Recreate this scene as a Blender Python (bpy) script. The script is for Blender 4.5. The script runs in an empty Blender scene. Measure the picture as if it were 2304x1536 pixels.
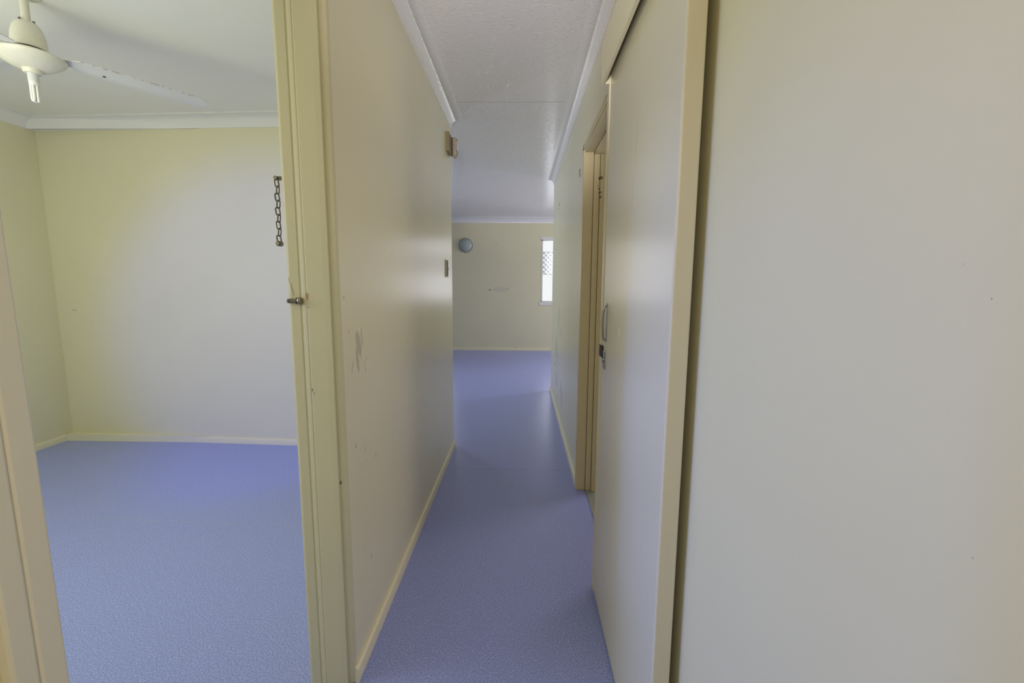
import bpy, bmesh, math, random
from mathutils import Vector, Matrix
random.seed(7)
S = bpy.context.scene
C = S.collection
PI = math.pi

# ------------------------------------------------------------------ materials
def new_mat(name):
    m = bpy.data.materials.new(name); m.use_nodes = True
    nt = m.node_tree; b = nt.nodes['Principled BSDF']
    return m, nt, b
def math_n(nt, op, a, b=None, c=None, clamp=False):
    n = nt.nodes.new('ShaderNodeMath'); n.operation = op; n.use_clamp = clamp
    for i, v in enumerate((a, b, c)):
        if v is None: continue
        if isinstance(v, (int, float)): n.inputs[i].default_value = v
        else: nt.links.new(v, n.inputs[i])
    return n.outputs[0]
def mix_col(nt, fac, a, b):
    n = nt.nodes.new('ShaderNodeMix'); n.data_type = 'RGBA'
    for i, v in ((0, fac), (6, a), (7, b)):
        if isinstance(v, (int, float)): n.inputs[i].default_value = v
        elif isinstance(v, tuple): n.inputs[i].default_value = (*v, 1)
        else: nt.links.new(v, n.inputs[i])
    return n.outputs[2]
def noise(nt, vec, scale, detail=2, rough=.5):
    n = nt.nodes.new('ShaderNodeTexNoise'); n.inputs['Scale'].default_value = scale
    n.inputs['Detail'].default_value = detail; n.inputs['Roughness'].default_value = rough
    if vec is not None: nt.links.new(vec, n.inputs['Vector'])
    return n.outputs['Fac']
def scaled_pos(nt, s):
    g = nt.nodes.new('ShaderNodeNewGeometry'); v = nt.nodes.new('ShaderNodeVectorMath'); v.operation = 'MULTIPLY'
    nt.links.new(g.outputs['Position'], v.inputs[0]); v.inputs[1].default_value = s
    return v.outputs[0]
def bump(nt, b, h, strength, dist=.01, prev=None):
    n = nt.nodes.new('ShaderNodeBump'); n.inputs['Strength'].default_value = strength; n.inputs['Distance'].default_value = dist
    nt.links.new(h, n.inputs['Height'])
    if prev: nt.links.new(prev, n.inputs['Normal'])
    nt.links.new(n.outputs[0], b.inputs['Normal']); return n.outputs[0]
def ramp(nt, v, lo, hi):
    n = nt.nodes.new('ShaderNodeMapRange'); nt.links.new(v, n.inputs[0])
    n.inputs[1].default_value = lo; n.inputs[2].default_value = hi; n.clamp = True
    return n.outputs[0]

def paint(name, col, rough=.4, marks=(), axes='YZ', brush=.25, streak=(40, 40, 3), spec=.5, vary=.03, rvar=.02):
    """brushed house paint; marks = list of (u, v, half_u, half_v, angle_deg, colour, strength) scrapes on the plane `axes`"""
    m, nt, b = new_mat(name)
    v1 = scaled_pos(nt, streak)
    n1 = noise(nt, v1, 1.5, 2, .6)
    n2 = noise(nt, scaled_pos(nt, (1, 1, 1)), 1.7, 3)
    dark = tuple(c * (1 - vary * 2) for c in col); light = tuple(min(1, c * (1 + vary)) for c in col)
    c = mix_col(nt, n2, dark, light)
    if marks:
        g = nt.nodes.new('ShaderNodeNewGeometry'); sx = nt.nodes.new('ShaderNodeSeparateXYZ')
        nt.links.new(g.outputs['Position'], sx.inputs[0])
        U, V = sx.outputs['XYZ'.index(axes[0])], sx.outputs['XYZ'.index(axes[1])]
        nz = noise(nt, scaled_pos(nt, (1, 1, 1)), 90, 4, .7)
        for (u, v, hu, hv, ang, mc, st) in marks:
            du = math_n(nt, 'SUBTRACT', U, float(u)); dv = math_n(nt, 'SUBTRACT', V, float(v))
            ca, sa = math.cos(math.radians(ang)), math.sin(math.radians(ang))
            p = math_n(nt, 'ADD', math_n(nt, 'MULTIPLY', du, ca / hu), math_n(nt, 'MULTIPLY', dv, sa / hu))
            q = math_n(nt, 'ADD', math_n(nt, 'MULTIPLY', du, -sa / hv), math_n(nt, 'MULTIPLY', dv, ca / hv))
            d = math_n(nt, 'ADD', math_n(nt, 'MULTIPLY', p, p), math_n(nt, 'MULTIPLY', q, q))
            d = math_n(nt, 'ADD', d, math_n(nt, 'MULTIPLY', math_n(nt, 'SUBTRACT', nz, .5), 1.6))
            mk = math_n(nt, 'MULTIPLY', ramp(nt, d, 1.0, .75), st)
            c = mix_col(nt, mk, c, mc)
    nt.links.new(c, b.inputs['Base Color'])
    nt.links.new(math_n(nt, 'ADD', math_n(nt, 'MULTIPLY', n1, rvar), rough - rvar / 2), b.inputs['Roughness'])
    b.inputs['Specular IOR Level'].default_value = spec
    if brush > .055: bump(nt, b, n1, brush, .002)
    return m
def plain(name, col, rough=.4, metal=0., emit=None, alpha=None):
    m, nt, b = new_mat(name)
    n = noise(nt, scaled_pos(nt, (1, 1, 1)), 35, 3)
    nt.links.new(mix_col(nt, n, tuple(c * .93 for c in col), tuple(min(1, c * 1.05) for c in col)), b.inputs['Base Color'])
    b.inputs['Roughness'].default_value = rough; b.inputs['Metallic'].default_value = metal
    return m

CREAM = (.80, .765, .545)
BARE = (.50, .36, .22); DARKM = (.10, .08, .06)
def P(u, v): return u, v
left_marks = [
    (1.375, 1.055, .020, .045, 20, (.52, .42, .30), .75), (1.362, 1.005, .012, .045, 8, (.52, .42, .30), .75),
    (1.405, 1.07, .003, .034, 8, (.25, .17, .11), .8), (1.392, 1.02, .0025, .03, 10, (.33, .24, .16), .7),
    (1.385, 1.097, .008, .004, 40, (.9, .88, .84), .9), (1.315, .985, .003, .018, -12, (.36, .28, .2), .7),
    (1.325, 1.0, .002, .012, 0, (.36, .28, .2), .6), (1.42, .985, .012, .003, 55, (.45, .33, .24), .6),
    (1.445, .995, .010, .003, 40, (.45, .33, .24), .5), (1.43, .962, .003, .010, 0, (.33, .25, .18), .6),
    (1.30, 1.10, .003, .006, 0, (.3, .22, .15), .8), (1.275, 1.2, .003, .005, 0, (.25, .18, .12), .8),
    (1.32, .74, .004, .008, 0, DARKM, .6), (1.40, .70, .003, .012, 0, (.3, .25, .2), .5),
    (1.40, .66, .003, .006, 0, (.3, .25, .2), .5), (1.50, .64, .003, .012, 0, DARKM, .5),
    (1.42, .31, .004, .010, 0, (.25, .2, .16), .6), (1.36, .38, .003, .006, 0, DARKM, .4),
    (1.24, .62, .003, .006, 0, DARKM, .7), (1.22, .55, .002, .005, 0, DARKM, .7), (1.23, .22, .003, .010, 0, DARKM, .7),
    (1.25, .14, .003, .008, 0, DARKM, .7), (1.245, .09, .003, .006, 0, DARKM, .7),
    (1.45, 1.16, .006, .002, 60, (.85, .83, .8), .7), (1.75, 1.35, .010, .0015, 80, (.45, .35, .25), .6),
    (1.95, 1.42, .03, .0015, 70, (.55, .45, .36), .5), (2.3, 1.32, .012, .0015, 30, (.45, .36, .28), .5),
    (2.2, 1.28, .010, .002, 60, (.45, .36, .28), .4), (2.6, 1.5, .012, .003, 60, (.45, .36, .28), .3),
]
right_marks = [
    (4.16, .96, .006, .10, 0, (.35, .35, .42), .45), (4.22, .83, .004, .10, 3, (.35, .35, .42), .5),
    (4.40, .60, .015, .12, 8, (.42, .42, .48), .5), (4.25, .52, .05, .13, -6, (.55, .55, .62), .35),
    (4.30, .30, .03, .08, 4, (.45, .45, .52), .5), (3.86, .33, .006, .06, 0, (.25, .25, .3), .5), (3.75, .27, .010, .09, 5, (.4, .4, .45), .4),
    (3.98, .80, .005, .05, 0, (.4, .38, .4), .5), (4.55, .42, .006, .03, 0, DARKM, .5),
    (4.40, 1.99, .012, .009, 0, (.15, .13, .1), .8), (4.42, 1.955, .010, .006, 0, (.2, .17, .13), .7),
    (4.9, 1.6, .03, .01, 0, (.55, .5, .42), .4),
]
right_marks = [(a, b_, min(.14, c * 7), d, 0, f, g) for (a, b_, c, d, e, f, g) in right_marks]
M_wall_l = paint('gloss_cream_paint_corridor_left', CREAM, .28, left_marks, 'YZ', .06)
M_wall_r = paint('gloss_cream_paint_corridor_right', CREAM, .25, right_marks, 'YZ', .03)
M_wall_n = paint('satin_cream_paint', CREAM, .55, [(.352, 1.235, .0007, .0012, 0, DARKM, .5), (.338, 1.03, .0007, .0012, 0, DARKM, .4), (.378, 1.262, .0012, .0012, 0, (.6, .56, .5), .5)], 'YZ', .12)
M_wall_b = paint('satin_cream_paint_bedroom', CREAM, .5, [(-3.42, 1.02, .025, .006, 0, (.45, .38, .3), .45), (-3.3, .93, .004, .004, 0, DARKM, .4), (-2.9, .45, .01, .006, 0, (.6, .55, .5), .4)], 'XZ', .12)
M_wall_far = paint('satin_cream_paint_far_room', CREAM, .5, [(-.584, 1.118, .03, .018, 0, (.3, .22, .15), .6), (-.39, 1.125, .16, .05, 0, (.55, .53, .47), .35), (-.25, 1.145, .03, .02, 0, (.5, .48, .42), .35),
                    (-.46, 1.95, .02, .015, 0, (.55, .48, .4), .5), (-1.06, .82, .012, .02, 0, (.5, .45, .38), .5), (-.1, .06, .015, .012, 0, (.3, .22, .15), .5)], 'XZ', .12)
jamb_marks = [(-.594, 1.205, .005, .011, 0, (.42, .27, .15), .9), (-.592, 1.175, .002, .003, 0, (.3, .2, .12), .8),
              (-.636, 1.225, .0025, .022, 12, (.36, .28, .16), .7), (-.643, 1.25, .002, .008, 0, (.3, .22, .14), .7),
              (-.5935, .94, .0025, .006, 0, DARKM, .8), (-.527, .66, .0025, .006, 0, DARKM, .8), (-.588, .93, .002, .003, 0, DARKM, .6)]
M_jamb = paint('cream_gloss_timber', (.70, .665, .46), .38, jamb_marks, 'XZ', .06, (60, 60, 4))
M_near = paint('pale_cream_timber', (.90, .885, .80), .5, (), 'XZ', .05)
M_trim = paint('cream_gloss_trim', (.82, .78, .57), .36, (), 'XZ', .1, (30, 30, 30))
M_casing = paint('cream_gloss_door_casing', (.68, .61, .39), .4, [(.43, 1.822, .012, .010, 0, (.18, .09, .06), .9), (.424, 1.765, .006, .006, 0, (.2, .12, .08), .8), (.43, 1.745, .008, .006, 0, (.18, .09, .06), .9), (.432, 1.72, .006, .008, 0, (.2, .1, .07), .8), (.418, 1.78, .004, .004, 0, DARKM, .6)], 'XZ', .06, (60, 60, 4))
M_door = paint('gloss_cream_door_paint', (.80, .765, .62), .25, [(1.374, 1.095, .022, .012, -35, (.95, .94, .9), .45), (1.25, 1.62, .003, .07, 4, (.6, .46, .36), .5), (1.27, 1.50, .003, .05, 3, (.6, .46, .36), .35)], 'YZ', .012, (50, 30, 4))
M_cornice = paint('white_gloss_cornice', (.90, .90, .91), .12, (), 'XZ', 1.0, (40, 40, 40))
M_cornice_b = paint('white_matt_cornice', (.86, .86, .85), .6, (), 'XZ', .1)
M_ceil_b = paint('white_matt_ceiling', (.93, .93, .90), .7, (), 'XZ', .06, (3, 3, 3))

# glossy flaking ceiling with one sheet joint
m, nt, b = new_mat('gloss_textured_ceiling'); M_ceil = m
v = scaled_pos(nt, (1, 1, 1))
n1 = noise(nt, scaled_pos(nt, (16, 60, 1)), 1.2, 4, .66)
vo = nt.nodes.new('ShaderNodeTexVoronoi'); vo.feature = 'DISTANCE_TO_EDGE'; vo.inputs['Scale'].default_value = 1.0
nt.links.new(scaled_pos(nt, (20, 62, 1)), vo.inputs['Vector'])
crack = ramp(nt, vo.outputs['Distance'], 0.0, .05)
g = nt.nodes.new('ShaderNodeNewGeometry'); sx = nt.nodes.new('ShaderNodeSeparateXYZ'); nt.links.new(g.outputs['Position'], sx.inputs[0])
wob = math_n(nt, 'MULTIPLY', math_n(nt, 'SUBTRACT', noise(nt, v, 6, 2), .5), .02)
dj = math_n(nt, 'ABSOLUTE', math_n(nt, 'ADD', math_n(nt, 'SUBTRACT', sx.outputs[1], 3.05), wob))
joint = ramp(nt, dj, .007, .002)
c = mix_col(nt, n1, (.84, .83, .83), (.90, .89, .89)); c = mix_col(nt, math_n(nt, 'MULTIPLY', joint, .45), c, (.35, .34, .33))
nt.links.new(c, b.inputs['Base Color'])
b.inputs['Roughness'].default_value = .17; b.inputs['IOR'].default_value = 1.85
p = bump(nt, b, n1, .42, .003); p = bump(nt, b, crack, .60, .0018, p); bump(nt, b, math_n(nt, 'SUBTRACT', 1.0, joint), .6, .003, p)

# blue speckled safety vinyl
def vinyl(name, base, dark, light, seams, fleck=(.86, .88, .97), rough=.29):
    m, nt, b = new_mat(name)
    v = scaled_pos(nt, (1, 1, 1))
    n1 = noise(nt, v, 240, 1, .75); n0 = noise(nt, v, 3, 1)
    n3 = noise(nt, v, 120, 1, .7)
    c = mix_col(nt, ramp(nt, n1, .36, .64), dark, light)
    c = mix_col(nt, math_n(nt, 'MULTIPLY', n0, .3), c, base)
    c = mix_col(nt, math_n(nt, 'MULTIPLY', ramp(nt, n3, .60, .72), .35), c, tuple(x * 1.35 for x in light))
    vo = nt.nodes.new('ShaderNodeTexVoronoi'); vo.inputs['Scale'].default_value = 45; nt.links.new(v, vo.inputs['Vector'])
    wn = nt.nodes.new('ShaderNodeTexWhiteNoise'); nt.links.new(vo.outputs['Color'], wn.inputs['Vector'])
    sp = math_n(nt, 'MULTIPLY', ramp(nt, vo.outputs['Distance'], .10, .05), math_n(nt, 'GREATER_THAN', wn.outputs['Value'], .62))
    c = mix_col(nt, math_n(nt, 'MULTIPLY', sp, .75), c, fleck)
    vo2 = nt.nodes.new('ShaderNodeTexVoronoi'); vo2.inputs['Scale'].default_value = 160; nt.links.new(v, vo2.inputs['Vector'])
    wn2 = nt.nodes.new('ShaderNodeTexWhiteNoise'); nt.links.new(vo2.outputs['Color'], wn2.inputs['Vector'])
    sp2 = math_n(nt, 'MULTIPLY', ramp(nt, vo2.outputs['Distance'], .25, .12), math_n(nt, 'GREATER_THAN', wn2.outputs['Value'], .80))
    c = mix_col(nt, math_n(nt, 'MULTIPLY', sp2, .5), c, fleck)
    g = nt.nodes.new('ShaderNodeNewGeometry'); sx = nt.nodes.new('ShaderNodeSeparateXYZ'); nt.links.new(g.outputs['Position'], sx.inputs[0])
    for (x0, x1, y, slope, sc, st) in seams:
        yy = math_n(nt, 'SUBTRACT', math_n(nt, 'SUBTRACT', sx.outputs[1], float(y)), math_n(nt, 'MULTIPLY', sx.outputs[0], slope))
        k = ramp(nt, math_n(nt, 'ABSOLUTE', yy), .0045, .002)
        k = math_n(nt, 'MULTIPLY', k, math_n(nt, 'MULTIPLY', math_n(nt, 'GREATER_THAN', sx.outputs[0], x0), math_n(nt, 'LESS_THAN', sx.outputs[0], x1)))
        c = mix_col(nt, math_n(nt, 'MULTIPLY', k, st), c, sc)
    nt.links.new(c, b.inputs['Base Color'])
    b.inputs['Roughness'].default_value = rough; b.inputs['Specular IOR Level'].default_value = .5
    bump(nt, b, n1, .12, .001)
    return m
BL = ((.315, .38, .82), (.205, .25, .62), (.43, .50, .97))
M_floor = vinyl('blue_speckled_vinyl', *BL, [(-.60, .42, 2.87, 0.0, (.16, .18, .32), .45), (-3.6, -.66, 2.09, -.035, (.42, .46, .66), .4)])
M_floor_side = vinyl('grey_green_speckled_vinyl', (.26, .31, .31), (.20, .25, .25), (.33, .38, .38), [])

M_alu = plain('brushed_aluminium', (.55, .56, .56), .35, .8)
M_chrome = plain('worn_chrome', (.42, .42, .44), .22, 1.0)
M_dark = plain('blackened_recess', (.015, .013, .012), .6)
M_steel = plain('tarnished_steel', (.17, .15, .12), .42, .85)
M_brassy = plain('aged_nickel', (.30, .27, .20), .3, .9)
M_beige = plain('aged_beige_plastic', (.40, .345, .27), .45)
M_mount = plain('yellowed_mount_plastic', (.25, .20, .10), .5)
M_lens = plain('pale_sensor_lens', (.62, .62, .62), .3)
M_fan = plain('cream_enamel', (.82, .80, .70), .28)
M_fan_w = plain('white_enamel', (.74, .76, .78), .3)
M_blade = paint('white_fan_blade_paint', (.72, .73, .74), .38, (), 'XZ', .1)
M_rust = plain('rust_speckle', (.34, .20, .15), .8)
m, nt, b = new_mat('broken_rust_line'); M_rustline = m
nt.links.new(mix_col(nt, ramp(nt, noise(nt, scaled_pos(nt, (1, 1, 1)), 55, 3, .7), .47, .53), (.70, .70, .70), (.30, .17, .12)), b.inputs['Base Color'])
b.inputs['Roughness'].default_value = .7
M_bulb = plain('lamp_glass_white', (.90, .90, .88), .15)
M_switch = plain('white_switch_plastic', (.78, .76, .72), .35)
M_brown = plain('brown_switch_recess', (.16, .12, .08), .5)
M_dome = plain('grey_green_opal_glass', (.42, .50, .48), .16)
M_rim = plain('grey_green_lamp_rim', (.17, .20, .17), .4)
M_wframe = plain('pale_window_frame', (.88, .87, .85), .4)
M_hook = plain('dull_screw_steel', (.30, .29, .26), .4, .7)
m, nt, b = new_mat('window_glass'); M_glass = m
tr = nt.nodes.new('ShaderNodeBsdfTransparent'); tr.inputs[0].default_value = (.97, .98, .98, 1)
gl = nt.nodes.new('ShaderNodeBsdfGlossy'); gl.inputs['Roughness'].default_value = .03
fr = nt.nodes.new('ShaderNodeFresnel'); fr.inputs[0].default_value = 1.25
mx_ = nt.nodes.new('ShaderNodeMixShader'); nt.links.new(fr.outputs[0], mx_.inputs[0]); nt.links.new(tr.outputs[0], mx_.inputs[1]); nt.links.new(gl.outputs[0], mx_.inputs[2])
nt.links.new(mx_.outputs[0], nt.nodes['Material Output'].inputs[0]); nt.nodes.remove(b)
m, nt, b = new_mat('translucent_lattice_plastic'); M_lath = m
tl = nt.nodes.new('ShaderNodeBsdfTranslucent'); tl.inputs[0].default_value = (.78, .79, .80, 1)
mx_ = nt.nodes.new('ShaderNodeMixShader'); mx_.inputs[0].default_value = .15
nt.links.new(tl.outputs[0], mx_.inputs[1]); nt.links.new(b.outputs[0], mx_.inputs[2]); b.inputs['Base Color'].default_value = (.85, .86, .87, 1)
nt.links.new(mx_.outputs[0], nt.nodes['Material Output'].inputs[0])

# ------------------------------------------------------------------ mesh helpers
def finish(name, bm, mat, parent=None, smooth=False, bevel=0, bseg=2):
    bmesh.ops.recalc_face_normals(bm, faces=bm.faces[:])
    me = bpy.data.meshes.new(name); bm.to_mesh(me); bm.free()
    if mat: me.materials.append(mat)
    o = bpy.data.objects.new(name, me); C.objects.link(o)
    if parent: o.parent = parent
    if bevel:
        md = o.modifiers.new('bevel', 'BEVEL'); md.width = bevel; md.segments = bseg; md.limit_method = 'ANGLE'; md.angle_limit = math.radians(40)
    if smooth:
        for f in me.polygons: f.use_smooth = True
        try:
            me.set_sharp_from_angle(angle=math.radians(40))
        except Exception: pass
    return o
def box(bm, x0, x1, y0, y1, z0, z1):
    vs = [bm.verts.new((x, y, z)) for x in (x0, x1) for y in (y0, y1) for z in (z0, z1)]
    for f in ((0, 1, 3, 2), (4, 6, 7, 5), (0, 4, 5, 1), (2, 3, 7, 6), (0, 2, 6, 4), (1, 5, 7, 3)):
        bm.faces.new([vs[i] for i in f])
    return vs
def prism(bm, pts, z0, z1):
    a = [bm.verts.new((x, y, z0)) for x, y in pts]; b_ = [bm.verts.new((x, y, z1)) for x, y in pts]
    bm.faces.new(a[::-1]); bm.faces.new(b_)
    n = len(pts)
    for i in range(n): bm.faces.new((a[i], a[(i + 1) % n], b_[(i + 1) % n], b_[i]))
def sweep(bm, path, prof, side=1):
    """profile (offset, z) run along a ground-plane polyline with mitred corners; offset goes to the left of the path * side"""
    rings = []
    n = len(path)
    for i, p in enumerate(path):
        p = Vector(p)
        d0 = (p - Vector(path[i - 1])).normalized() if i else None
        d1 = (Vector(path[i + 1]) - p).normalized() if i < n - 1 else None
        d0 = d0 or d1; d1 = d1 or d0
        n0 = Vector((-d0.y, d0.x)) * side; n1 = Vector((-d1.y, d1.x)) * side
        mvec = (n0 + n1); mvec = mvec / max(.2, mvec.length_squared) * 2
        rings.append([bm.verts.new((p.x + mvec.x * o, p.y + mvec.y * o, z)) for o, z in prof])
    k = len(prof)
    for a, b_ in zip(rings, rings[1:]):
        for j in range(k): bm.faces.new((a[j], a[(j + 1) % k], b_[(j + 1) % k], b_[j]))
    bm.faces.new(rings[0]); bm.faces.new(rings[-1][::-1])
def lathe(bm, prof, seg=40, cx=0, cy=0):
    """prof = (r, z) list from bottom to top around z"""
    rings = []
    for r, z in prof:
        if r < 1e-5: rings.append([bm.verts.new((cx, cy, z))])
        else: rings.append([bm.verts.new((cx + r * math.cos(2 * PI * i / seg), cy + r * math.sin(2 * PI * i / seg), z)) for i in range(seg)])
    for a, b_ in zip(rings, rings[1:]):
        for i in range(seg):
            j = (i + 1) % seg
            if len(a) == 1 and len(b_) == 1: continue
            if len(a) == 1: bm.faces.new((a[0], b_[i], b_[j]))
            elif len(b_) == 1: bm.faces.new((a[i], a[j], b_[0]))
            else: bm.faces.new((a[i], a[j], b_[j], b_[i]))
    for rg, fl in ((rings[0], True), (rings[-1], False)):
        if len(rg) > 1: bm.faces.new(rg[::-1] if fl else rg)
def tube(bm, pts, r, seg=10, closed=False):
    rings = []
    n = len(pts); up = None
    P_ = [Vector(p) for p in pts]
    for i in range(n):
        if closed: d = (P_[(i + 1) % n] - P_[i - 1]).normalized()
        else: d = (P_[min(i + 1, n - 1)] - P_[max(i - 1, 0)]).normalized()
        if up is None: up = Vector((0, 0, 1)) if abs(d.z) < .9 else Vector((1, 0, 0))
        s = d.cross(up).normalized(); up = s.cross(d).normalized()
        rings.append([bm.verts.new(P_[i] + (s * math.cos(2 * PI * k / seg) + up * math.sin(2 * PI * k / seg)) * r) for k in range(seg)])
    m_ = n if closed else n - 1
    for i in range(m_):
        a, b_ = rings[i], rings[(i + 1) % n]
        off = 0
        if closed and i == n - 1:
            off = min(range(seg), key=lambda o: (a[0].co - b_[o].co).length)
        for k in range(seg):
            bm.faces.new((a[k], a[(k + 1) % seg], b_[(k + 1 + off) % seg], b_[(k + off) % seg]))
    if not closed: bm.faces.new(rings[0][::-1]); bm.faces.new(rings[-1])
def xform(bm, M): bmesh.ops.transform(bm, matrix=M, verts=bm.verts[:])

def struct(o, label=None):
    o['kind'] = 'structure'
    if label: o['label'] = label
    return o
def tag(o, label, cat, group=None):
    o['label'] = label; o['category'] = cat
    if group: o['group'] = group
    return o
def empty(name, loc):
    o = bpy.data.objects.new(name, None); o.location = loc; o.empty_display_size = .05; C.objects.link(o); return o
def child(name, bm, mat, parent, **k):
    """mesh authored in world space, parented under an Empty that sits at its base"""
    o = finish(name, bm, mat, parent, **k)
    p = parent; off = Vector((0, 0, 0))
    while p: off += p.location; p = p.parent
    o.data.transform(Matrix.Translation(-off)); return o

# ------------------------------------------------------------------ dimensions (metres; camera at the origin, looking up the corridor = +Y)
ZC = 2.40
XL, XLB = -.51, -.635        # left corridor wall: corridor face, bedroom face
XR = .35                     # right corridor wall face beyond the doorway
XRN = .361                   # right wall face beside the sliding door and the camera
YJ, YE = 1.235, 3.29         # left wall: jamb end, far end
YR = 5.14                    # right wall far end
YF = 8.21                    # far wall
YN = .432                    # near jamb of the bedroom doorway
YB = -2.6
BX = -3.56
def yb(x): return 3.205 - .048 * (x + .51)    # bedroom back wall face

# ------------------------------------------------------------------ shell
bm = bmesh.new(); box(bm, -3.8, 3.2, YB - .1, YF + .1, -.08, 0)
struct(finish('floor', bm, M_floor), 'blue speckled vinyl floor running through corridor and bedroom')
bm = bmesh.new(); box(bm, .41, 2.6, 1.75, 2.72, 0, .003)
struct(finish('floor_side_room', bm, M_floor_side), 'grey green vinyl floor inside the doorway on the right')
bm = bmesh.new(); box(bm, .398, .414, 1.75, 2.58, 0, .006)
struct(finish('trim_1', bm, M_alu, bevel=.002), 'metal threshold strip at the foot of the right doorway')
bm = bmesh.new(); box(bm, XLB + .01, 3.2, YB - .1, YE, ZC, ZC + .08); box(bm, -3.8, 3.2, YE, YF + .1, ZC, ZC + .08)
struct(finish('ceiling', bm, M_ceil), 'glossy rough-textured white ceiling of corridor and far room')
bm = bmesh.new(); box(bm, -3.8, XLB + .01, YB - .1, YE, ZC, ZC + .08)
struct(finish('ceiling_bedroom', bm, M_ceil_b), 'matt white bedroom ceiling')

bm = bmesh.new(); box(bm, XLB, XL, YJ + .02, YE, 0, ZC)
struct(finish('wall_corridor_left', bm, M_wall_l), 'scuffed glossy cream wall on the left of the corridor')
bm = bmesh.new(); box(bm, XLB, XL, YB, YN - .03, 0, ZC); box(bm, XLB, XL, YN - .03, YJ + .02, 2.07, ZC)
struct(finish('wall_corridor_near_left', bm, M_wall_n), 'cream wall over and before the bedroom doorway')
bm = bmesh.new(); prism(bm, [(XLB + .001, yb(XLB)), (BX - .1, yb(BX - .1)), (BX - .1, YE + .12), (XLB + .001, YE)], 0, ZC)
struct(finish('wall_bedroom_back', bm, M_wall_b), 'cream back wall of the bedroom, facing the camera')
bm = bmesh.new(); prism(bm, [(BX, yb(BX)), (BX, -.1), (BX - .1, -.1), (BX - .1, yb(BX))], 0, ZC)
struct(finish('wall_bedroom_left', bm, M_wall_b), 'cream side wall of the bedroom at the left edge')
# bedroom front wall with a window opening
WX0, WX1, WZ0, WZ1 = -2.75, -1.45, .95, 2.0
bm = bmesh.new()
for a in ((BX, WX0, 0, ZC), (WX1, XLB, 0, ZC), (WX0, WX1, 0, WZ0), (WX0, WX1, WZ1, ZC)): box(bm, a[0], a[1], -.1, 0, a[2], a[3])
struct(finish('wall_bedroom_front', bm, M_wall_b), 'cream window wall of the bedroom, behind the camera')
bm = bmesh.new(); box(bm, XR, XR + .11, 2.60, YR, 0, ZC); box(bm, XR, XR + .11, 1.70, 2.60, 2.0, ZC)
struct(finish('wall_corridor_right', bm, M_wall_r), 'glossy cream wall on the right of the corridor past the doorway')
bm = bmesh.new(); box(bm, XRN, XR + .11, YB, 1.74, 0, ZC)
struct(finish('wall_corridor_near_right', bm, M_wall_n), 'plain cream wall filling the right side of the photo')
bm = bmesh.new(); box(bm, XR + .11, 3.1, YR - .1, YR, 0, ZC); box(bm, XR + .11, 3.1, .9, 1.0, 0, ZC); box(bm, 2.5, 2.6, 1.0, YR - .1, 0, ZC)
struct(finish('wall_side_room', bm, M_wall_n), 'cream walls of the side room')
# far wall with two window openings
W = [(.365, 1.80), (-2.60, -1.30)]; FZ0, FZ1 = .91, 2.02
bm = bmesh.new()
for a in ((-3.7, W[1][0], 0, ZC), (W[1][1], W[0][0], 0, ZC), (W[0][1], 3.1, 0, ZC)): box(bm, a[0], a[1], YF, YF + .1, a[2], a[3])
for w in W: box(bm, w[0], w[1], YF, YF + .1, 0, FZ0); box(bm, w[0], w[1], YF, YF + .1, FZ1, ZC)
struct(finish('wall_far', bm, M_wall_far), 'cream far wall at the end of the corridor')
bm = bmesh.new(); box(bm, 3.0, 3.1, YR, YF, 0, ZC); struct(finish('wall_far_room_right', bm, M_wall_n), 'cream right wall of the far room')
bm = bmesh.new(); box(bm, -3.7, -3.6, YE, YF, 0, ZC); struct(finish('wall_far_room_left', bm, M_wall_n), 'cream left wall of the far room')
bm = bmesh.new(); box(bm, XLB, XRN, YB - .1, YB, 0, ZC); struct(finish('wall_rear', bm, M_wall_n), 'cream wall behind the camera')

# ------------------------------------------------------------------ cornices and skirtings
def cove(w=.078, h=.08, n=9):
    p = [(0, ZC - h), (.005, ZC - h)]
    for i in range(n + 1):
        t = i / n * PI / 2
        p.append((w - .006 - (w - .012) * math.cos(t) + 0, ZC - h + .008 + (h - .014) * math.sin(t)) if False else
                 (.006 + (w - .014) * (1 - math.cos(t)), ZC - h + .008 + (h - .016) * math.sin(t)))
    p += [(w - .008, ZC - .006), (w, ZC - .006), (w, ZC), (0, ZC)]
    return p
def run(name, path, prof, side, mat, label, smooth=True):
    bm = bmesh.new(); sweep(bm, path, prof, side)
    return struct(finish(name, bm, mat, smooth=smooth), label)
run('trim_2', [(XL, YB), (XL, YE), (-3.6, YE)], cove(), -1, M_cornice, 'glossy white cove cornice above the left corridor wall')
run('trim_3', [(XR, YB), (XR, YR), (3.0, YR)], cove(), 1, M_cornice, 'glossy white cove cornice above the right corridor wall')
run('trim_4', [(3.0, YF), (-3.6, YF)], cove(.13, .088), 1, M_cornice, 'white cornice along the far wall')
run('trim_5', [(XLB, yb(XLB)), (BX, yb(BX)), (BX, 0)], cove(), 1, M_cornice_b, 'matt white cornice around the bedroom ceiling')
def skirt(h=.052, t=.012):
    return [(0, 0), (t, 0), (t, h - .009), (t - .003, h - .003), (t - .007, h), (0, h)]
run('baseboard_corridor_left', [(XL, YJ + .002), (XL, YE), (-3.6, YE)], skirt(), -1, M_trim, 'cream skirting along the left corridor wall')
run('baseboard_corridor_right', [(XR, 2.61), (XR, YR), (3.0, YR)], skirt(), 1, M_trim, 'cream skirting along the right corridor wall')
run('baseboard_far', [(3.0, YF), (-3.6, YF)], skirt(), 1, M_trim, 'cream skirting along the far wall')
run('baseboard_bedroom', [(XLB, yb(XLB)), (BX, yb(BX)), (BX, 0)], skirt(.048), 1, M_trim, 'cream skirting around the bedroom')

# ------------------------------------------------------------------ bedroom doorway casings
bm = bmesh.new()
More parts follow.
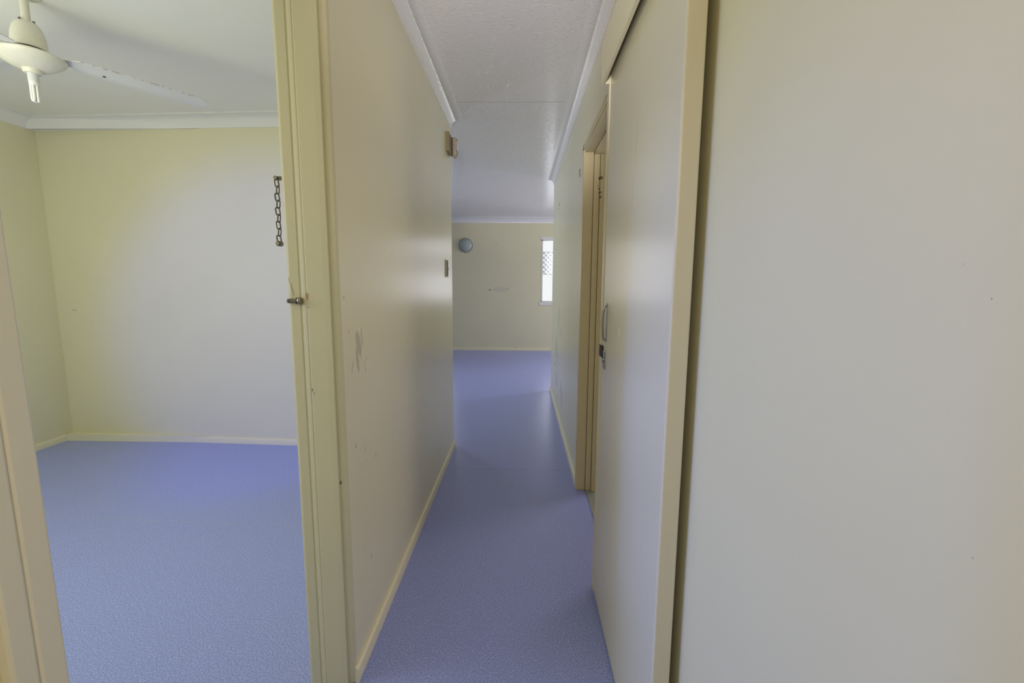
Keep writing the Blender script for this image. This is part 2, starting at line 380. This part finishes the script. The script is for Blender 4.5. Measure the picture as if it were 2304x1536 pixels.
# stepped jamb lining seen end-on: architrave on the bedroom side, rebate, stop, rounded corridor corner
prof = [(-.651, YJ + .03), (-.651, YJ + .004), (-.647, YJ - .002), (-.641, YJ - .0035), (-.6165, YJ - .003), (-.6150, YJ - .0005), (-.6120, YJ - .0005),
        (-.6110, YJ - .003), (-.6035, YJ - .0045), (-.5990, YJ - .005), (-.5960, YJ - .0035), (-.5930, YJ - .006), (-.545, YJ - .0066), (-.5305, YJ - .0060), (-.5292, YJ - .0045),
        (-.5285, YJ + .002), (-.5285, YJ + .003), (-.520, YJ + .0035), (XL - .0015, YJ + .006), (XL + .0005, YJ + .010), (XL + .0005, YJ + .0195), (-.56, YJ + .0195), (-.56, YJ + .03)]
prof = [(x, y) for x, y in prof]
prism(bm, prof, 0, 2.07)
struct(finish('trim_6', bm, M_jamb, smooth=False), 'chipped cream door jamb ending the left corridor wall')
bm = bmesh.new()
# near jamb of the same doorway, beside the camera, slightly out of plumb
def lean(z): return (z - .95) * -.007
for (x0, x1, y0, y1) in ((XLB - .014, XL + .012, YN - .0265, YN), (XL - .004, XL + .0115, YN - .050, YN - .0266)):
    vs = box(bm, x0, x1, y0, y1, 0, 2.11)
    for v_ in vs: v_.co.y += lean(v_.co.z)
struct(finish('trim_7', bm, M_near, bevel=.003), 'blurred cream door jamb at the lower left edge of the photo')
bm = bmesh.new(); box(bm, XLB - .012, XL + .001, YN - .03, YJ + .02, 2.04, 2.07)
struct(finish('trim_8', bm, M_jamb), 'head lining of the bedroom doorway')

# ------------------------------------------------------------------ doorway on the right behind the sliding door
YD = 2.585
bm = bmesh.new()
box(bm, XR - .013, .394, YD, YD + .04, 0, 2.005)
box(bm, .3955, .427, YD - .010, YD + .04, 0, 1.975)
box(bm, .4285, .470, YD - .022, YD + .04, 0, 1.975)
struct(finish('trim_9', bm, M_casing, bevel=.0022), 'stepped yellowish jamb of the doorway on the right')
bm = bmesh.new()
box(bm, XR - .013, .375, 1.70, YD + .04, 1.975, 1.992)
box(bm, XR - .013, .394, 1.70, YD, 1.958, 1.975) if False else None
box(bm, XR - .008, .394, 1.70, YD + .02, 1.962, 1.9755)
box(bm, .3955, .470, 1.70, YD + .02, 1.948, 1.9755)
box(bm, XR - .013, .365, 1.70, YD + .04, 1.9935, 2.010)
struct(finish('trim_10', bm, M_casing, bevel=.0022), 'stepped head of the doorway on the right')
bm = bmesh.new(); box(bm, .36, .47, 1.74, 1.77, 0, 1.975)
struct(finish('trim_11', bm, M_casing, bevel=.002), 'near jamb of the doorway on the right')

# ------------------------------------------------------------------ sliding door
DY0, DY1, DX0, DX1 = .905, 1.650, .301, .341
door = struct(empty('door_1', ((DX0 + DX1) / 2, (DY0 + DY1) / 2, .008)), 'glossy cream sliding door hung on the right corridor wall, half open')
bm = bmesh.new(); box(bm, DX0, DX1, DY0, DY1, .010, 2.03)
child('door_panel', bm, M_door, door, bevel=.0045, bseg=3)
bm = bmesh.new(); box(bm, DX0 - .0035, DX0 + .030, DY1 + .0005, DY1 + .034, .022, 2.03)
child('edge_strip', bm, M_trim, door, bevel=.0015)
# pull handle: chrome bow on two feet
h = child('handle', (lambda bm: (tube(bm, [(DX0 - .002, 1.578, 1.046), (DX0 - .010, 1.578, 1.050), (DX0 - .0125, 1.578, 1.062)] + [(DX0 - .013 - .002 * math.sin(PI * i / 8), 1.578, 1.062 + .090 * i / 8) for i in range(1, 8)] + [(DX0 - .0125, 1.578, 1.152), (DX0 - .010, 1.578, 1.164), (DX0 - .002, 1.578, 1.168)], .0042, 10), bm)[1])(bmesh.new()), M_chrome, door, smooth=True)
bm = bmesh.new(); box(bm, DX0 - .002, DX0 + .001, 1.568, 1.588, 1.038, 1.176)
child('handle_plate', bm, M_chrome, door, bevel=.0008)
bm = bmesh.new(); box(bm, DX0 - .004, DX0 + .001, 1.580, 1.612, .940, 1.003)
lk = child('lock_plate', bm, M_chrome, door, bevel=.001)
bm = bmesh.new(); tube(bm, [(DX0 - .0015, 1.596, .972), (DX0 - .008, 1.596, .972)], .008, 16)
child('lock_cylinder', bm, M_chrome, door, smooth=True)
bm = bmesh.new(); box(bm, DX0 - .0045, DX0 + .018, 1.622, 1.6835, .975, 1.018)
child('latch_slot', bm, M_dark, door)

# pelmet over the sliding track
bm = bmesh.new()
box(bm, .270, .283, .10, 1.665, 1.930, 2.067)
box(bm, .283, XRN - .0005, 1.652, 1.665, 1.930, 2.067)
box(bm, .283, XR, .10, 1.665, 2.055, 2.067)
struct(finish('trim_12', bm, M_trim, bevel=.002), 'cream pelmet board covering the sliding door track')

# ------------------------------------------------------------------ windows
def window(n, x0, x1, z0, z1, y, label, mull=(), out=1):
    r = struct(empty('window_%d' % n, ((x0 + x1) / 2, y + .05 * out, z0)), label)
    bm = bmesh.new(); t = .026; a, b_ = sorted((y - .004 * out, y + .06 * out))
    box(bm, x0 - .012, x0 + t - .012, a, b_, z0, z1); box(bm, x1 - t + .012, x1 + .012, a, b_, z0, z1)
    box(bm, x0 - .012, x1 + .012, a, b_, z1 - .02, z1 + .014)
    box(bm, x0 - .012, x1 + .012, a, b_, z0 - .012, z0 + .014)
    for mx in mull: box(bm, mx - .015, mx + .015, a + .02, b_, z0, z1)
    child('window_frame', bm, M_wframe, r, bevel=.002)
    bm = bmesh.new(); box(bm, x0 - .045, x1 + .045, min(y, y - .010 * out), max(y, y - .010 * out), z0 - .065, z0 - .012)
    box(bm, x0 - .030, x1 + .030, min(y, y - .008 * out), max(y, y - .008 * out), z1 + .014, z1 + .050)
    child('window_trim', bm, M_wframe, r, bevel=.002)
    bm = bmesh.new(); yy = y + .035 * out; box(bm, x0, x1, yy - .002, yy + .002, z0, z1)
    child('pane', bm, M_glass, r)
    return r
win1 = window(1, W[0][0], W[0][1], FZ0, FZ1, YF, 'bright window beside the end of the right corridor wall', (1.08,))
window(2, W[1][0], W[1][1], FZ0, FZ1, YF, 'second window of the far room, hidden behind the left wall', (-1.95,))
window(3, WX0, WX1, WZ0, WZ1, 0, 'bedroom window behind the camera', (-2.1,), -1)
# diagonal lattice screen outside window 1
bm = bmesh.new()
lx0, lx1, lz0, lz1, LY = .30, 1.95, 1.41, 1.81, YF + .13
pitch, lw = .060, .030
from math import sqrt
def clipbar(x, s):
    # a 45 degree lath starting at (x, lz0) rising to lz1, direction s
    Lh = lz1 - lz0; hw = lw / sqrt(2)
    y0 = LY + (.006 if s > 0 else 0)
    pts = [(x - hw, lz0), (x + hw, lz0), (x + hw + s * Lh, lz1), (x - hw + s * Lh, lz1)]
    a = [bm.verts.new((px, y0, pz)) for px, pz in pts]; b_ = [bm.verts.new((px, y0 + .005, pz)) for px, pz in pts]
    bm.faces.new(a); bm.faces.new(b_[::-1])
    for i in range(4): bm.faces.new((a[i], b_[i], b_[(i + 1) % 4], a[(i + 1) % 4]))
x = lx0 - .45
while x < lx1 + .1:
    clipbar(x, 1); clipbar(x, -1); x += pitch * sqrt(2)
box(bm, -.3, 2.4, LY - .003, LY + .014, lz1 - .004, lz1 + .008); box(bm, -.3, 2.4, LY - .003, LY + .014, lz0 - .008, lz0 + .004)
child('lattice_screen', bm, M_lath, win1)

# ------------------------------------------------------------------ ceiling fan
FX, FY = -2.045, 1.945
fan = tag(empty('ceiling_fan', (FX, FY, ZC)), 'cream ceiling fan with white blades hanging in the bedroom', 'ceiling fan')
bm = bmesh.new(); lathe(bm, [(.014, 2.390), (.040, 2.392), (.050, 2.396), (.052, ZC)], 36, FX, FY)
child('ceiling_canopy', bm, M_fan, fan, smooth=True)
bm = bmesh.new(); lathe(bm, [(.0145, 2.285), (.0145, 2.393)], 24, FX, FY); child('downrod', bm, M_fan, fan, smooth=True)
bm = bmesh.new(); lathe(bm, [(.040, 2.190), (.055, 2.192), (.056, 2.215), (.053, 2.245), (.046, 2.272), (.034, 2.290), (.024, 2.296), (.018, 2.298), (0, 2.298)], 40, FX, FY)
mh = child('motor_housing', bm, M_fan, fan, smooth=True)
for a in (0.4, 2.5, 4.6):
    bm = bmesh.new(); tube(bm, [(FX + .023 * math.cos(a), FY + .023 * math.sin(a), 2.292), (FX + .023 * math.cos(a), FY + .023 * math.sin(a), 2.302)], .0045, 8)
    child('screw', bm, M_steel, fan)
bm = bmesh.new(); lathe(bm, [(.035, 2.176), (.051, 2.178), (.051, 2.194), (.035, 2.194)], 40, FX, FY); child('motor_gap', bm, M_dark, fan, smooth=True)
bm = bmesh.new(); lathe(bm, [(0, 2.110), (.028, 2.111), (.055, 2.117), (.082, 2.131), (.103, 2.148), (.110, 2.157), (.1115, 2.162), (.107, 2.167), (.088, 2.175), (.064, 2.183), (.052, 2.186), (0, 2.186)], 56, FX, FY)
child('hub_bowl', bm, M_fan, fan, smooth=True)
bm = bmesh.new(); lathe(bm, [(.0, 2.096), (.026, 2.097), (.030, 2.102), (.032, 2.112), (0, 2.113)], 32, FX, FY); child('lamp_collar', bm, M_fan, fan, smooth=True)
bm = bmesh.new(); lathe(bm, [(0, 2.064), (.0165, 2.064), (.0175, 2.067), (.0175, 2.098), (0, 2.098)], 28, FX, FY); child('lamp_socket', bm, M_fan_w, fan, smooth=True)
bulb = child('bulb', (lambda bm: (lathe(bm, [(0, 2.050), (.015, 2.050), (.0165, 2.053), (.0165, 2.064), (0, 2.064)], 24, FX, FY), bm)[1])(bmesh.new()), M_bulb, fan, smooth=True)
for k in range(3):
    a = k * 2 * PI / 3 + .5; cx, cy = FX + .0095 * math.cos(a), FY + .0095 * math.sin(a); tx, ty = -math.sin(a) * .0055, math.cos(a) * .0055
    bm = bmesh.new(); tube(bm, [(cx - tx, cy - ty, 2.052), (cx - tx, cy - ty, 1.996), (cx - tx * .6, cy - ty * .6, 1.989), (cx + tx * .6, cy + ty * .6, 1.989), (cx + tx, cy + ty, 1.996), (cx + tx, cy + ty, 2.052)], .0048, 10)
    child('bulb_tube', bm, M_bulb, bulb, smooth=True)
    # child() already subtracts the chain of parents; bulb itself sits at the fan origin
def blade_pts(r0, r1, w0, w1, n=18):
    ys = []
    for i in range(n + 1):
        t = i / n; r = r0 + (r1 - r0) * t
        w = w0 + (w1 - w0) * min(1, t * 2.2)
        if t > .90: w *= sqrt(max(0.02, 1 - ((t - .90) / .10) ** 2)) * .45 + .55
        if t < .04: w *= .8 + 5 * t
        ys.append((r, w))
    return ys
def make_blade(az):
    bm = bmesh.new(); ring = []
    DR, TI = .085, .25
    def zz(r, sw, w):
        s_ = sw / w
        return -(r - .12) * DR - sw * TI + (max(0, s_ - .16) * w * .32) - .004 * (2 * s_) ** 2
    for r, w in blade_pts(.125, .610, .098, .104):
        ring.append([(r, (j / 10 - .5) * w, zz(r, (j / 10 - .5) * w, w)) for j in range(11)])
    T = Matrix.Translation((FX, FY, 2.166)) @ Matrix.Rotation(az, 4, 'Z')
    top = [[bm.verts.new(T @ Vector((p[0], p[1], p[2] + .003))) for p in row] for row in ring]
    bot = [[bm.verts.new(T @ Vector(p)) for p in row] for row in ring]
    for g_ in (top, bot):
        for a, b_ in zip(g_, g_[1:]):
            for j in range(10): bm.faces.new((a[j], a[j + 1], b_[j + 1], b_[j]))
    n = len(ring)
    for i in range(n - 1):
        for j in (0, 10): bm.faces.new((top[i][j], top[i + 1][j], bot[i + 1][j], bot[i][j]))
    for i in (0, n - 1):
        for j in range(10): bm.faces.new((top[i][j], top[i][j + 1], bot[i][j + 1], bot[i][j]))
    bl = child('blade', bm, M_blade, fan, smooth=True)
    bm = bmesh.new()
    pts = [(.090, -.016), (.125, -.024), (.185, -.016), (.19, 0), (.185, .016), (.125, .024), (.090, .016)]
    a = [bm.verts.new(T @ Vector((x, y, .0065 - y * TI - (x - .12) * DR))) for x, y in pts]; b_ = [bm.verts.new(T @ Vector((x, y, .0033 - y * TI - (x - .12) * DR))) for x, y in pts]
    bm.faces.new(a); bm.faces.new(b_[::-1])
    for i in range(len(pts)): bm.faces.new((a[i], a[(i + 1) % 7], b_[(i + 1) % 7], b_[i]))
    child('blade_bracket', bm, M_fan_w, bl)
    # rusty grime along the upper (leading) edge
    bm = bmesh.new(); pts = []
    for r, w in blade_pts(.125, .610, .098, .104)[1:17]:
        pts.append(T @ Vector((r, -w / 2 - .0002, zz(r, -w / 2, w) + .0015)))
    tube(bm, pts, .0012, 6)
    child('edge_grime', bm, M_rustline, bl)
    bm = bmesh.new(); q = T @ Vector((.225, .010, zz(.225, .010, .1))); tube(bm, [q + Vector((0, 0, .001)), q + Vector((0, 0, -.003))], .0055, 12)
    child('blade_screw', bm, M_steel, bl)
A0 = math.radians(43)
for k in range(3): make_blade(A0 + k * 2 * PI / 3)

# ------------------------------------------------------------------ security chain hanging on the bedroom side of the jamb
CX0, CZ0, CX1, CZ1, CY = -.668, 1.520, -.671, 1.352, 1.246
chain = tag(empty('door_chain', (CX1, CY, CZ1)), 'short tarnished steel security chain hanging on the door jamb', 'chain')
def link_mesh(center, ang, tilt, L=.0250, Wd=.0135, r=.0020):
    bm = bmesh.new(); pts = []
    hl, hw = L / 2 - Wd / 2, Wd / 2 - r
    for i in range(8): t = PI * i / 7; pts.append((hw * math.cos(t), 0, hl + hw * math.sin(t)))
    for i in range(8): t = PI + PI * i / 7; pts.append((hw * math.cos(t), 0, -hl + hw * math.sin(t)))
    M = Matrix.Translation(center) @ Matrix.Rotation(tilt, 4, 'Y') @ Matrix.Rotation(ang, 4, 'Z')
    tube(bm, [M @ Vector(p) for p in pts], r, 8, closed=True)
    return bm
NL = 9
for i in range(NL):
    t = (i + .5) / NL
    c = Vector((CX0 + (CX1 - CX0) * t + (.0012 if i % 2 else -.0012), CY, CZ0 + (CZ1 - CZ0) * t))
    child('link', link_mesh(c, (.25 if i % 2 == 0 else 1.25) + (.15 if i % 3 else 0), (.10 if i % 2 else -.12)), M_steel, chain, smooth=True)
bm = bmesh.new(); box(bm, CX0 - .007, CX0 + .0215, CY - .003, CY + .003, CZ0 - .002, CZ0 + .008); child('mounting_plate', bm, M_steel, chain, bevel=.001)
bm = bmesh.new(); tube(bm, [(CX0 - .001, CY - .004, CZ0 + .004), (CX0 - .001, CY - .0075, CZ0 + .004)], .005, 12); child('screw', bm, M_brassy, chain, smooth=True)
bm = bmesh.new(); tube(bm, [(CX1, CY - .008, CZ1 - .003), (CX1, CY - .004, CZ1 - .003), (CX1, CY + .008, CZ1 - .003)], .0075, 16); child('end_button', bm, M_steel, chain, bevel=.001, smooth=True)
bm = bmesh.new(); tube(bm, [(CX1, CY - .008, CZ1 - .003), (CX1, CY - .0105, CZ1 - .003)], .0045, 12); child('end_rivet', bm, M_brassy, chain, smooth=True)

# keeper pin on the jamb
pin = tag(empty('latch_pin', (-.645, YJ - .006, 1.192)), 'dark metal latch pin with a round knob on the chipped door jamb', 'latch')
bm = bmesh.new(); box(bm, -.6525, -.624, YJ - .0125, YJ - .002, 1.186, 1.198); child('pin_bar', bm, M_steel, pin, bevel=.002)
bm = bmesh.new(); tube(bm, [(-.628, YJ - .009, 1.192), (-.6245, YJ - .009, 1.192)], .0085, 18); child('pin_collar', bm, M_steel, pin, bevel=.001)
bm = bmesh.new()
pr = [(0, 0), (.006, 0), (.0092, .003), (.0102, .007), (.0096, .011), (.006, .0135), (0, .014)]
lathe(bm, pr, 24); xform(bm, Matrix.Translation((-.6245, YJ - .009, 1.192)) @ Matrix.Rotation(PI / 2, 4, 'Y')); child('pin_knob', bm, M_brassy, pin, smooth=True)
bm = bmesh.new(); tube(bm, [(-.649, YJ - .0125, 1.192), (-.649, YJ - .0145, 1.192)], .0028, 10); child('screw', bm, M_steel, pin)

pin.location.x += .004

# ------------------------------------------------------------------ alarm sensor at the top end of the left wall
sen = tag(empty('motion_sensor', (XL, 3.16, 2.11)), 'small beige alarm sensor box high on the end of the left corridor wall', 'sensor')
bm = bmesh.new(); box(bm, XL, XL + .020, 3.09, 3.215, 2.112, 2.236); child('mounting_base', bm, M_mount, sen, bevel=.002)
bm = bmesh.new(); box(bm, -.5, .5, -.5, .5, -.5, .5)
xform(bm, Matrix.Translation((XL + .030, 3.245, 2.178)) @ Matrix.Rotation(math.radians(-10), 4, 'Z') @ Matrix.Diagonal((.050, .050, .122, 1))); child('housing', bm, M_beige, sen, bevel=.012, bseg=4, smooth=True)
bm = bmesh.new(); box(bm, XL + .018, XL + .024, 3.205, 3.224, 2.12, 2.232); child('housing_gap', bm, M_dark, sen)
bm = bmesh.new(); box(bm, XL + .052, XL + .058, 3.222, 3.262, 2.150, 2.215); child('lens', bm, M_lens, sen, bevel=.002)
bm = bmesh.new(); tube(bm, [(XL + .033, 3.235, 2.125), (XL + .043, 3.230, 2.102)], .0085, 12); child('tilt_knob', bm, M_beige, sen, smooth=True)

# light switch on the same wall end
sw = tag(empty('light_switch', (XL, 3.05, 1.29)), 'light switch with a brown recessed edge on the left corridor wall', 'light switch')
bm = bmesh.new(); box(bm, XL, XL + .008, 3.005, 3.085, 1.282, 1.398); child('cover_plate', bm, M_switch, sw, bevel=.002)
bm = bmesh.new()
prof = []
for i in range(24):
    t = 2 * PI * i / 24; prof.append((3.034 + .014 * math.copysign(abs(math.cos(t)) ** .6, math.cos(t)), 1.340 + .053 * math.copysign(abs(math.sin(t)) ** .5, math.sin(t))))
a = [bm.verts.new((XL + .008, y, z)) for y, z in prof]; b_ = [bm.verts.new((XL + .0125, y, z)) for y, z in prof]
bm.faces.new(b_)
for i in range(24): bm.faces.new((a[i], a[(i + 1) % 24], b_[(i + 1) % 24], b_[i]))
child('recess', bm, M_brown, sw)
bm = bmesh.new(); box(bm, XL + .008, XL + .012, 3.062, 3.068, 1.332, 1.345); child('rocker', bm, M_dark, sw)

# ------------------------------------------------------------------ round oyster light on the far wall
LX, LZ = -1.018, 1.915
ol = tag(empty('round_wall_light', (LX, YF, LZ)), 'round grey-green domed light mounted on the far wall', 'wall light')
R = Matrix.Translation((LX, YF, LZ)) @ Matrix.Rotation(PI / 2, 4, 'X')
bm = bmesh.new(); lathe(bm, [(0, 0), (.124, 0), (.126, .012), (.122, .026), (.112, .030), (0, .030)], 48); xform(bm, R); child('rim', bm, M_rim, ol, smooth=True)
bm = bmesh.new(); lathe(bm, [(.117, .024), (.116, .034), (.104, .052), (.080, .070), (.045, .082), (0, .086)], 48); xform(bm, R); child('dome', bm, M_dome, ol, smooth=True)

# small wall hardware on the right wall
hk = tag(empty('screw_hook', (XR, 2.82, 1.90)), 'tiny bent screw hook in the right wall beside the door casing', 'hook')
bm = bmesh.new(); pts = [(XR, 2.83, 1.930), (XR - .008, 2.83, 1.930)]
for i in range(10): t = -PI / 2 + PI * 1.4 * i / 9; pts.append((XR - .010, 2.828 - .010 * math.cos(t) * .8, 1.915 - .0 + .012 * -math.sin(t)))
tube(bm, pts[:2], .0022, 8)
s_pts = [(XR - .006, 2.822 + .016 * math.sin(t * 2 * PI) , 1.925 - .040 * t) for t in [i / 14 for i in range(15)]]
tube(bm, s_pts, .0023, 8); child('hook_wire', bm, M_hook, hk, smooth=True)
bm = bmesh.new(); tube(bm, [(XR + .004, 2.822, 1.925), (XR - .006, 2.822, 1.925)], .005, 12); child('hook_collar', bm, M_hook, hk)

# ------------------------------------------------------------------ light
w = bpy.data.worlds.new('World'); S.world = w; w.use_nodes = True
bg = w.node_tree.nodes['Background']
LIGHTS = {}
def area(name, loc, direction, sx_, sy_, col, power, spread=180):
    l = bpy.data.lights.new(name, 'AREA'); l.shape = 'RECTANGLE'; l.size = sx_; l.size_y = sy_; l.spread = math.radians(spread)
    l.energy = 1.0; l.color = (1, 1, 1)
    o = bpy.data.objects.new(name, l); o.location = loc; o.rotation_euler = Vector(direction).to_track_quat('-Z', 'Z').to_euler(); C.objects.link(o)
    mx = max(max(col), 1e-6)
    l.energy = power * mx; l.color = tuple(c_ / mx for c_ in col)
    return o
CFG = {
 'world':      (.98, .985, 1.0),
 'bed_pool': (0.5, 5.0, 128.0),
 'bed_soft':   (38.0, 39.2, 32.0),
 'bed_side':   (10.0, 35.0, 190.0),
 'side_fill': (40.0, 34.5, 33.0),
 'hall_fill':  (13.2, 11.0, 7.9),
 'up':         (186.0, 176.0, 178.0),
 'win1':       (11.4, 11.0, 12.0),
 'win2':       (4.2, 3.7, 3.8),
 'far_right':  (34.0, 33.5, 34.0),
 'far_left':   (20.0, 22.0, 24.0),
}
bg.inputs[0].default_value = (*[c_ / max(max(CFG['world']), 1e-6) for c_ in CFG['world']], 1)
bg.inputs[1].default_value = max(CFG['world'])
def point(name, loc, r, col):
    l = bpy.data.lights.new(name, 'POINT'); l.shadow_soft_size = r
    mx = max(max(col), 1e-6); l.energy = mx; l.color = tuple(c_ / mx for c_ in col)
    o = bpy.data.objects.new(name, l); o.location = loc; C.objects.link(o); return o
def spot(name, loc, target, r, cone, blend, col):
    l = bpy.data.lights.new(name, 'SPOT'); l.shadow_soft_size = r; l.spot_size = math.radians(cone); l.spot_blend = blend
    mx = max(max(col), 1e-6); l.energy = mx; l.color = tuple(c_ / mx for c_ in col)
    o = bpy.data.objects.new(name, l); o.location = loc; o.rotation_euler = (Vector(target) - Vector(loc)).to_track_quat('-Z', 'Z').to_euler(); C.objects.link(o); return o
spot('bed_pool_spot', (-1.9, .03, 1.45), (-1.86, 3.2, .90), .10, 50, .55, CFG['bed_pool'])  # added cool spot at the window opening; shapes the pool on the back wall
point('bedroom_fill', (-2.15, 1.0, 1.62), .50, CFG['bed_soft'])  # unseen fill inside the bedroom, added to lift its ceiling and walls
spot('bed_side_fill_spot', (BX + .36, .92, 1.55), (.37, .58, .85), .30, 32, .8, CFG['bed_side'])  # added blue spot through the doorway onto the right wall; no window there
area('side_room_fill', (2.44, 3.5, 1.30), (-1, -.55, 0), 1.5, 1.7, CFG['side_fill'], 1)  # added fill through the right doorway for the left corridor wall; no window modelled
spot('hall_ceiling_fill', (-.08, -.35, 1.55), (-.08, 3.0, 2.4), .12, 29, .7, CFG['up'])  # extra spot behind the camera, added to brighten the corridor ceiling
point('hall_fill', (-.10, -.75, 1.75), .30, CFG['hall_fill'])  # unseen warm fill behind the camera, added to light the near surfaces
area('far_window_daylight', (1.185, YF + .20, 1.465), (0, -1, 0), 1.47, 1.10, CFG['win1'], 1)
area('second_window_daylight', (-1.95, YF + .12, 1.465), (0, -1, 0), 1.30, 1.10, CFG['win2'], 1)
area('far_right_fill', (2.97, 6.7, 1.45), (-1, 0, 0), 1.8, 1.2, CFG['far_right'], 1)  # added panel that lights the far room; its right wall has no opening
area('far_left_fill', (-3.57, 6.3, 1.45), (3.9, -2.3, 0), 1.6, 1.2, CFG['far_left'], 1, 80)  # added panel aimed at the right corridor wall; no opening behind it

# ------------------------------------------------------------------ camera
f_, pi_, ya_, ro_, hh = 1004., .1302, .0209, .006, 1.2448
r0 = Vector((math.cos(ya_), math.sin(ya_), 0)); f0 = Vector((-math.sin(ya_), math.cos(ya_), 0)); z_ = Vector((0, 0, 1))
fw = math.cos(pi_) * f0 - math.sin(pi_) * z_; up = math.sin(pi_) * f0 + math.cos(pi_) * z_
Rr = math.cos(ro_) * r0 + math.sin(ro_) * up; Uu = -math.sin(ro_) * r0 + math.cos(ro_) * up
cam = bpy.data.cameras.new('camera'); cam.sensor_width = 36; cam.lens = f_ / 2304 * 36; cam.clip_start = .02; cam.clip_end = 60
co = bpy.data.objects.new('camera', cam); C.objects.link(co)
Mx = Matrix((Rr, Uu, -fw)).transposed().to_4x4(); Mx.translation = Vector((0, 0, hh)); co.matrix_world = Mx
S.camera = co
S.view_settings.view_transform = 'Standard'; S.view_settings.look = 'None'; S.view_settings.gamma = 1; S.view_settings.use_curve_mapping = False
S.view_settings.exposure = 0
S.cycles.max_bounces = 6; S.cycles.adaptive_threshold = .04; S.cycles.adaptive_min_samples = 16; S.cycles.caustics_reflective = False; S.cycles.caustics_refractive = False
